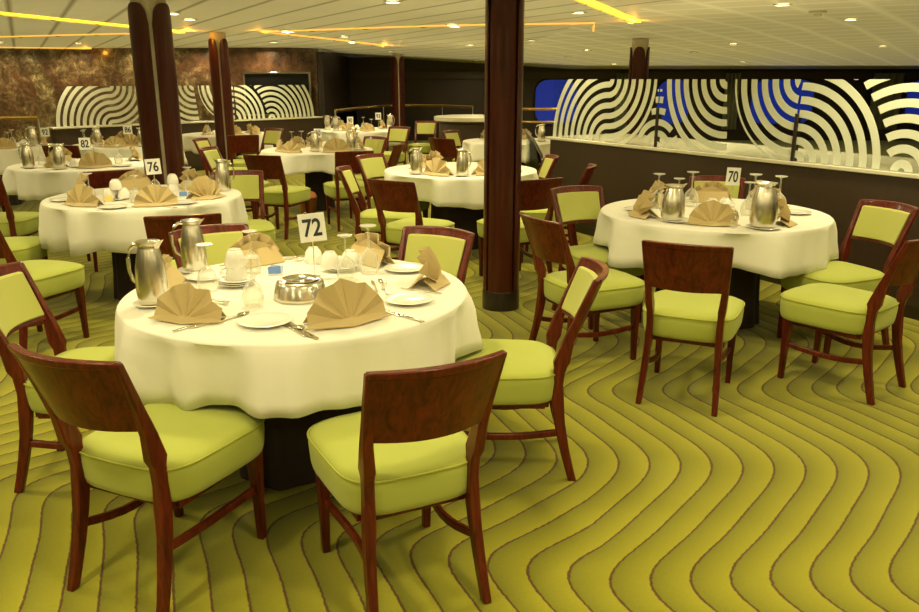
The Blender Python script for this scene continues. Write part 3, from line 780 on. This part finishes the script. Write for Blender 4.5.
put('cup', '72', -.502, 3.59, .018, R(20), 'right of the two upturned cups right of the card 72')
put('cup', '72', -.70, 3.74, 0, R(90), 'upturned cup at the back of table 72 behind the card')
put('bowl', '72', -.64, 3.10, 0, 0, 'ribbed steel bowl at the centre of table 72 before the number card', 1.12)
put('glass', '72', -.80, 2.98, label='upturned wine glass left of the ribbed bowl on table 72')
put('glass', '72', -1.05, 3.22, label='upturned wine glass beside the front jug of table 72')
put('glass', '72', -.94, 3.52, label='upturned wine glass behind the cup stack on table 72')
put('glass', '72', -.41, 3.53, label='tall upturned wine glass before the back right napkin, table 72', scale=1.12)
put('glass', '72', -.50, 3.42, label='upturned wine glass right of the rod of card 72')
put('plate', '72', -.70, 2.75, label='white bread plate at the front rim of table 72')
put('plate', '72', -.20, 3.04, label='white bread plate at the right of table 72 near the front fan')
put('plate', '72', -.25, 3.58, label='white bread plate at the back right of table 72')
put('plate', '72', -1.12, 3.42, label='white bread plate partly behind the glasses at the left of table 72', scale=.9)
def cut(kind, x, y, ang, lab, z=0): put(kind, '72', x, y, z, R(ang), lab)
cut('knife', -.88, 2.77, -38, 'knife lying left of the front bread plate on table 72')
cut('spoon', -.84, 2.80, -36, 'spoon beside the knife left of the front bread plate, table 72')
cut('spoon', -.98, 3.03, 62, 'gold-lit spoon in front of the cup stack, table 72')
cut('fork', -.56, 2.66, 35, 'fork between front bread plate and front fan napkin, table 72')
cut('knife', -.59, 2.68, 35, 'knife between front bread plate and front fan napkin, table 72')
cut('fork', -.24, 2.86, 48, 'left fork right of the front fan napkin, table 72')
cut('fork', -.27, 2.89, 48, 'right fork right of the front fan napkin, table 72')
cut('knife', -.21, 2.83, 48, 'knife beside the forks right of the front fan, table 72')
cut('knife', -.36, 3.27, 12, 'knife in the middle right of table 72')
cut('spoon', -.33, 3.30, 8, 'spoon beside the knife in the middle right of table 72')
cut('fork', -.86, 3.86, -60, 'fork at the back rim of table 72')
cut('knife', -.78, 3.84, -55, 'knife at the back rim of table 72')
cut('knife', -.93, 2.73, -38, 'second knife left of the front bread plate on table 72, nearer the fan')
cut('fork', -.995, 3.06, 66, 'fork beside the gold-lit spoon left of the cup stack, table 72')
cut('spoon', -.53, 2.63, 35, 'spoon beside the fork left of the front fan napkin, table 72')
cut('fork', -.31, 3.24, 10, 'fork beside the spoon in the middle right of table 72')
cut('fork', -.16, 3.20, 60, 'fork by the right rim napkin of table 72')
cut('knife', -.48, 3.08, 60, 'knife behind the front fan napkin of table 72')
cut('spoon', -.72, 3.80, -58, 'spoon beside the back rim knife of table 72')
def packets(x, y, rz, lab, m1='packet'):
    root = empty('sugar_packets', (x, y, Z), rz); tag(root, lab, 'sugar packets')
    for k in range(4):
        b = MB().box((0, 0, 0), (.052, .003, .032)).obj('packet', M[m1 if k != 2 else 'packet_w'], root, loc=(-.006 + .004 * k, -.015 + .010 * k, .022)); b.rotation_euler = (R(-28), R(4 * k - 6), 0)
    MB().box((0, 0, .004), (.066, .05, .006)).obj('holder', M['china'], root, bevel=.002)
packets(-.83, 3.50, .2, 'blue sugar packets behind the ribbed bowl on table 72')
packets(-2.06, 5.96, .2, 'blue and white sugar packets right of card 76')
packets(-.02, 7.62, .1, 'blue sugar packets beside the jug on the table behind the big pillar')
packets(-2.52, 5.72, .6, 'yellow packets beside the left fan napkin on table 76', 'yellow_packet')

# --- table 70
nap('70', 1.16, 5.08, -.2, 'loose'); nap('70', 1.36, 5.62, .3, 'loose'); nap('70', 1.52, 4.74, .05, scale=.98)
nap('70', 1.80, 5.72, .1); nap('70', 2.14, 5.52, .2, 'loose'); nap('70', 1.98, 4.80, .6, 'loose', scale=.95)
put('plate', '70', 1.34, 4.88, 0, 0, 'white plate under the smaller steel jug on table 70'); put('jug', '70', 1.32, 4.90, .0125, R(10), 'smaller steel jug at the front left of table 70', (1.22, 1.22, .88))
put('plate', '70', 1.79, 4.64, 0, 0, 'white plate under the larger steel jug on table 70'); put('jug', '70', 1.79, 4.66, .0125, R(-100), 'larger steel jug at the front right of table 70', (1.3, 1.3, 1.06))
for x, y, s_ in ((1.35, 5.42, 1.2), (1.46, 5.32, 1.1), (1.60, 5.50, 1.22), (1.86, 5.12, 1.1), (1.98, 5.36, 1.22), (2.12, 5.28, 1.2), (1.98, 5.26, 1.05)): put('glass', '70', x, y, scale=s_)
put('saucer', '70', 1.72, 5.28, 0); put('cup', '70', 1.68, 5.28, .012, 2); put('cup', '70', 1.77, 5.30, .012, 0); put('cup', '70', 1.72, 5.20, .0, 1.2)
put('bowl', '70', 1.68, 4.98, scale=.8); put('shaker', '70', 1.62, 4.66); put('saucer', '70', 2.05, 5.45, 0); put('plate', '70', 1.20, 5.32); put('plate', '70', 2.2, 5.18)

# --- table 76
nap('76', -2.88, 6.05, .6, 'loose'); nap('76', -2.62, 5.50, .1, scale=.98); nap('76', -2.62, 6.42, .3); nap('76', -2.10, 5.50, -.1, scale=.98)
nap('76', -2.12, 6.42, .1, 'loose'); nap('76', -1.86, 5.86, -.5, 'loose')
put('jug', '76', -1.86, 6.30, 0, R(175)); put('plate', '76', -2.36, 5.42); put('plate', '76', -1.95, 5.62); put('saucer', '76', -2.15, 5.85)
put('saucer', '76', -2.50, 5.80); put('cup', '76', -2.55, 5.80, .012, 1); put('cup', '76', -2.45, 5.82, .012, 0); put('cup', '76', -2.50, 5.89, .0, 2.5); put('cup', '76', -2.50, 5.81, .075, 2.5, 'topmost upturned cup of the heap left of card 76')
put('cup', '76', -2.25, 6.28, 0, 1); put('cup', '76', -2.25, 6.28, .060, 2, 'upper upturned cup of the pair right of card 76 near the pillar')
for x, y in ((-2.30, 5.66), (-2.68, 5.78), (-2.36, 6.20), (-2.10, 6.20), (-2.78, 5.9)): put('glass', '76', x, y)
put('bowl', '76', -2.26, 5.92, scale=.8); put('plate', '76', -2.86, 5.75)
put('knife', '76', -2.02, 5.46, 0, R(60)); put('fork', '76', -2.44, 5.48, 0, R(40)); put('fork', '76', -1.92, 5.52, 0, R(55)); put('spoon', '76', -2.06, 5.72, 0, R(70))

# --- the background tables
RAD = dict(nap=.135, loose=.125, jug=.080, glass=.042, cups=.085, cup=.060, plate=.1)
def many(tk, L):
    used = []; c = TD[tk]
    for it in L:
        k, x, y = it[:3]; best = None
        for q_ in range(400):
            rr = .012 * math.sqrt(q_) * 2; a = q_ * 2.4; nx_, ny_ = x + rr * math.cos(a), y + rr * math.sin(a)
            if math.hypot(nx_ - c[0], ny_ - c[1]) > .58: continue
            if all(math.hypot(nx_ - u, ny_ - v) > RAD[k] + w_ for u, v, w_ in used): best = (nx_, ny_); break
        if best is None: continue
        x, y = best; used.append((x, y, RAD[k]))
        if k in ('nap', 'loose'): nap(tk, x, y, random.uniform(-.4, .4), k, scale=(it[3] if len(it) > 3 else 1.0) * .92)
        elif k == 'cups':
            put('saucer', tk, x, y); put('cup', tk, x - .03, y, .012, random.uniform(0, 6)); put('cup', tk, x + .06, y + .02, .0, random.uniform(0, 6)) if False else None
        elif k == 'jug': put('saucer', tk, x, y); put('jug', tk, x, y, .0125, random.uniform(-.6, .6) + PI * (random.random() > .5), scale=.95)
        else: put(k, tk, x, y, 0, random.uniform(0, 6))
many('82', [('jug', -4.27, 7.90), ('jug', -3.90, 7.86), ('nap', -4.10, 7.92), ('nap', -3.60, 7.96, 1.15), ('loose', -4.35, 8.75), ('cups', -4.02, 8.0), ('loose', -3.5, 8.75), ('glass', -3.75, 8.3), ('glass', -3.55, 8.4), ('plate', -3.42, 7.98), ('cup', -4.15, 8.25), ('glass', -4.3, 8.3)])
many('86', [('jug', -4.75, 10.66), ('jug', -4.12, 10.52), ('nap', -4.45, 10.45), ('loose', -4.28, 10.42), ('glass', -4.95, 10.7), ('glass', -5.05, 10.95), ('cups', -4.62, 10.9), ('loose', -5.02, 11.1), ('cup', -4.35, 10.8), ('loose', -4.7, 11.4), ('glass', -4.4, 11.2), ('glass', -4.2, 11.1)])
many('A', [('jug', -5.95, 10.35), ('jug', -5.62, 10.70), ('nap', -5.72, 10.2), ('nap', -5.55, 10.95), ('glass', -5.8, 10.45), ('cups', -5.6, 10.5), ('cup', -5.8, 10.8), ('glass', -6.0, 10.9)])
many('B', [('nap', -2.2, 9.85), ('nap', -2.02, 9.68), ('loose', -2.1, 10.35), ('nap', -1.47, 9.68, 1.25), ('loose', -1.22, 10.1), ('jug', -1.75, 9.80), ('jug', -1.33, 9.95), ('glass', -2.15, 10.5), ('glass', -2.1, 10.7), ('cups', -1.68, 10.3), ('cups', -1.55, 10.5), ('glass', -1.6, 9.9), ('loose', -1.9, 10.6), ('jug', -1.45, 10.6), ('glass', -1.3, 10.35)])
many('S', [('loose', -4.05, 12.95), ('loose', -3.52, 12.85), ('loose', -3.38, 13.25), ('nap', -3.22, 12.95), ('glass', -4.1, 13.3), ('glass', -3.95, 13.5), ('glass', -3.7, 13.4), ('glass', -3.45, 13.5), ('cups', -3.62, 13.2), ('cup', -3.85, 12.8)])
many('F', [('jug', -2.15, 13.75), ('nap', -1.95, 13.7), ('nap', -1.55, 13.72), ('loose', -1.35, 14.5), ('cups', -1.75, 14.15), ('cups', -1.6, 14.3), ('jug', -1.22, 14.35), ('glass', -1.72, 14.6), ('jug', -2.35, 14.1), ('glass', -1.5, 13.9), ('loose', -2.2, 14.6)])
many('C', [('jug', -.46, 7.42), ('jug', .0, 7.24), ('nap', -.28, 7.30, 1.15), ('loose', -.42, 7.95), ('loose', -.28, 8.2), ('nap', .22, 7.36), ('cups', -.2, 7.58), ('cup', -.10, 7.48), ('glass', .03, 7.99), ('cup', .11, 7.54), ('nap', .55, 7.63), ('cup', -.2, 7.85), ('glass', .3, 7.8), ('plate', -.12, 7.3), ('loose', .45, 8.2)])
many('P', [('nap', .35, 11.95), ('loose', .95, 11.95), ('loose', .5, 12.1), ('cups', .7, 11.6), ('glass', .8, 11.3), ('jug', 1.15, 11.4)])

# copper bucket under the middle table
bk = empty('wine_bucket', (-1.82, 9.55, 0)); tag(bk, 'dark copper bucket with an orange cloth on the carpet below the middle table', 'bucket')
MB().lathe([(.085, 0), (.088, .005), (.105, .20), (.112, .235), (.114, .24), (.104, .235), (.08, .02), (.01, .015)], 24).obj('bucket', M['copper'], bk, smooth=50)
n = 12; vs = []; fs = []
for j, (rr, z) in enumerate(((.10, .225), (.085, .27), (.03, .30))):
    for i in range(n): a = 2 * PI * i / n; k = 1 + .18 * math.sin(3 * a + j); vs.append((rr * k * math.cos(a), rr * k * math.sin(a), z + .02 * math.sin(2 * a)))
for j in range(2):
    for i in range(n): fs.append((j * n + i, j * n + (i + 1) % n, (j + 1) * n + (i + 1) % n, (j + 1) * n + i))
fs.append(tuple(range(2 * n, 3 * n))); MB().add(vs, fs).obj('cloth', M['orange_cloth'], bk, smooth=60)

# ------------------------------------------------------------------ ceiling fittings
def make_down():
    root = empty('downlight')
    MB().lathe([(.050, 0), (.070, -.003), (.074, -.009), (.066, -.012), (.052, -.010), (.050, 0)], 24).obj('ring', M['lamp_ring'], root, smooth=50)
    MB().lathe([(.004, -.006), (.048, -.006), (.050, -.001)], 20).obj('lens', M['lamp'], root, smooth=50)
    return root
down = Proto(make_down)
WARM = (1.0, .84, .45)
def lamp(x, y, z, power, size=.14, spread=165):
    l = bpy.data.lights.new('downlight_and_fill', 'AREA'); l.shape = 'DISK'; l.size = size; l.energy = power; l.color = WARM; l.spread = R(spread)
    o = bpy.data.objects.new('downlight_and_fill', l); COL.objects.link(o); o.location = (x, y, z - .018); return o
LP = [(-3.04, 9.52, 'right of the pale-seamed pillar top'), (-2.94, 8.67, 'closest beside the pale-seamed pillar top'), (-2.39, 11.55, 'large-looking, at the tip of the middle cove light'), (-3.32, 15.0, 'above the marble wall right of the slim pillar'),
      (-1.75, 12.82, 'left of a close pair below the middle cove line'), (-1.8, 14.17, 'right of a close pair below the middle cove line'), (-1.45, 17.66, 'above the distant pillar'), (-.58, 7.37, 'brightest at the top edge, left of the big pillar'),
      (-.09, 10.37, 'on the thin orange line left of the big pillar'), (1.2, 8.54, 'just right of the big pillar near the top'), (.18, 14.67, 'upper one left of the big pillar far away'), (1.14, 13.23, 'small, right of the big pillar'),
      (2.26, 17.42, 'small, below the bright one right of the pillar'), (2.33, 15.29, 'oval, left of the short dark pillar top'), (3.63, 19.56, 'tiny, touching the left of the short dark pillar'), (.42, 20.2, 'lowest one left of the big pillar'),
      (2.91, 7.65, 'at the top edge above table 70'), (4.48, 13.72, 'bright one above the middle of the striped screen'), (4.41, 9.52, 'right of the smoke detector'), (7.15, 14.14, 'rightmost, low near the right edge'),
      (4.37, 15.57, 'small, left of the bright one above the screen'), (6.36, 18.75, 'tiny, low above the striped screen'), (-7.16, 15.74, 'low at the left above the marble'), (-8.38, 15.32, 'leftmost, at the left edge'), (-4.17, 14.92, 'behind the top of the slim second pillar')]
for x, y, w in LP:
    z = cz(x, y); o = down.get(); o.location = (x, y, z - .002); tag(o, 'small round ceiling downlight, ' + w, 'ceiling light', 'recessed ceiling downlights')
    o.scale = (1.15,) * 3
    lamp(x, y, z, 20)
# the rest of the room's lamps (round fittings over and behind the camera)
for x, y in [(-5.4, 7.2), (-3.9, 5.0), (-1.7, 5.3), (.3, 6.9), (2.6, 5.3), (-2.6, 3.2), (-.9, 3.7), (.9, 3.4), (3.2, 3.6), (-3.4, 1.2), (-1.4, 1.5), (.5, 1.4), (2.4, 1.2), (-2.2, -.8), (0, -.7), (2.0, -.8), (-5.8, 3.0), (4.6, 1.2), (-7.5, 9.5), (5.8, 6.2), (-6.0, 12.6), (8.2, 10.2)]:
    lamp(x, y, cz(x, y) - .005, 21, .22)
for x in (-11.6, -10.0, -8.6, -7.0, -5.6, -4.2):  # added wall-wash lamps without fittings, brightening the marble wall
    lamp(x, 17.5 + (-x - 4) * .05, 2.24, 26, .2)
# added unseen fill lights facing up, to brighten the ceiling
for x, y, sx_, sy_, e_ in [(-10.5 + 4.5 * i, .0 + 4.5 * j, 4.5, 4.5, 52) for i in range(6) for j in range(5)]:
    l = bpy.data.lights.new('ceiling_fill', 'AREA'); l.shape = 'RECTANGLE'; l.size = sx_; l.size_y = sy_; l.energy = e_ * .42; l.spread = R(150); l.color = (1, .86, .50)
    o = bpy.data.objects.new('ceiling_fill', l); COL.objects.link(o); o.location = (x, y, 1.74); o.rotation_euler = (PI, 0, 0)
sd = empty('smoke_detector', (3.56, 8.42, cz(3.56, 8.42) - .002)); tag(sd, 'round smoke detector on the ceiling above the right end of the striped screen', 'smoke detector')
MB().lathe([(.085, 0), (.085, -.018), (.070, -.022), (.045, -.026)], 24).obj('base', M['plastic'], sd, smooth=40); MB().lathe([(.045, -.024), (.040, -.050), (.005, -.054)], 20).obj('sensor', M['plastic'], sd, smooth=40)

# cove lights: fascia lip with an LED strip
def cove(pts, label, m='led', w=.045, tip=None, lit=None):
    P3 = [Vector((x, y, cz(x, y))) for x, y in pts]
    root = empty('cove_light', P3[0]); tag(root, label, 'cove light'); o0 = P3[0]
    s1 = MB(); s2 = MB()
    for a, b in zip(P3[:-1], P3[1:]):
        L = (b - a).length; seg = max(1, int(L / .8))
        d_ = Vector((b.x - a.x, b.y - a.y)).normalized(); n_ = Vector((-d_.y, d_.x))
        def sec(p, o1, o2, z1, z2): return [(p.x - o0.x + n_.x * o1, p.y - o0.y + n_.y * o1, p.z - o0.z + z1), (p.x - o0.x + n_.x * o2, p.y - o0.y + n_.y * o2, p.z - o0.z + z1), (p.x - o0.x + n_.x * o2, p.y - o0.y + n_.y * o2, p.z - o0.z + z2), (p.x - o0.x + n_.x * o1, p.y - o0.y + n_.y * o1, p.z - o0.z + z2)]
        pp = []
        for i in range(seg + 1):
            q_ = a.lerp(b, i / seg); q_.z = cz(q_.x, q_.y); pp.append(q_)
        s1.sweep([sec(p, -w / 2, w / 2, -.002, -.016) for p in pp])
        s2.sweep([sec(p, w / 2, w / 2 + .03, -.001, -.030) for p in pp])
    s1.obj('led_strip', M[m], root); s2.obj('fascia', M['ceil'], root)
    for (x, y, e_) in (lit or []):
        l = bpy.data.lights.new('cove_glow', 'POINT'); l.energy = e_; l.color = (1, .38, .03); l.shadow_soft_size = .04
        o = bpy.data.objects.new('cove_glow', l); COL.objects.link(o); o.location = (x, y, cz(x, y) - .09)
cove([(-4.64, 8.54), (-3.89, 11.85)], 'bright yellow cove light strip at the upper left of the ceiling', 'led', .05, lit=[(-3.80, 11.75, 7)])
cove([(-7.57, 13.4), (-3.93, 11.95)], 'thin pale orange cove light strip below the bright one at upper left', 'led_dim', .03)
cove([(-9.9, 17.5), (-8.0, 18.2)], 'thin orange cove light along the top of the marble wall at left', 'led_dim', .05, lit=[(-8.0, 17.9, 3.5)])
cove([(-2.76, 11.78), (-.09, 10.45), (1.60, 10.05), (1.82, 11.45)], 'long thin orange cove light crossing behind the big pillar', 'led_dim', .022)
cove([(-2.76, 11.82), (-1.36, 15.27)], 'orange cove light slanting towards the distant pillar', 'led_dim', .04, lit=[(-1.36, 15.3, 6), (-2.80, 11.7, 2.5)])
cove([(.90, 6.75), (2.07, 9.84)], 'brightest yellow cove light right of the big pillar at the top', 'led', .085, lit=[(2.0, 9.75, 6)])

# ------------------------------------------------------------------ world, camera, colour
w = bpy.data.worlds.new('world'); S.world = w; w.use_nodes = True
w.node_tree.nodes['Background'].inputs[0].default_value = (.02, .018, .012, 1)
cam = bpy.data.cameras.new('camera'); co = bpy.data.objects.new('camera', cam); COL.objects.link(co)
cam.sensor_width = 36; cam.sensor_fit = 'HORIZONTAL'; cam.lens = 36 * 797 / 919; cam.clip_end = 100; cam.clip_start = .05
co.location = (0, 0, 1.6); co.rotation_euler = (PI / 2 - math.atan(227 / 797), 0, 0)
S.camera = co
S.view_settings.view_transform = 'Standard'; S.view_settings.look = 'None'; S.view_settings.gamma = 1; S.view_settings.exposure = -.10
S.view_settings.use_curve_mapping = False
S.cycles.max_bounces = 8; S.cycles.diffuse_bounces = 5; S.cycles.transparent_max_bounces = 24
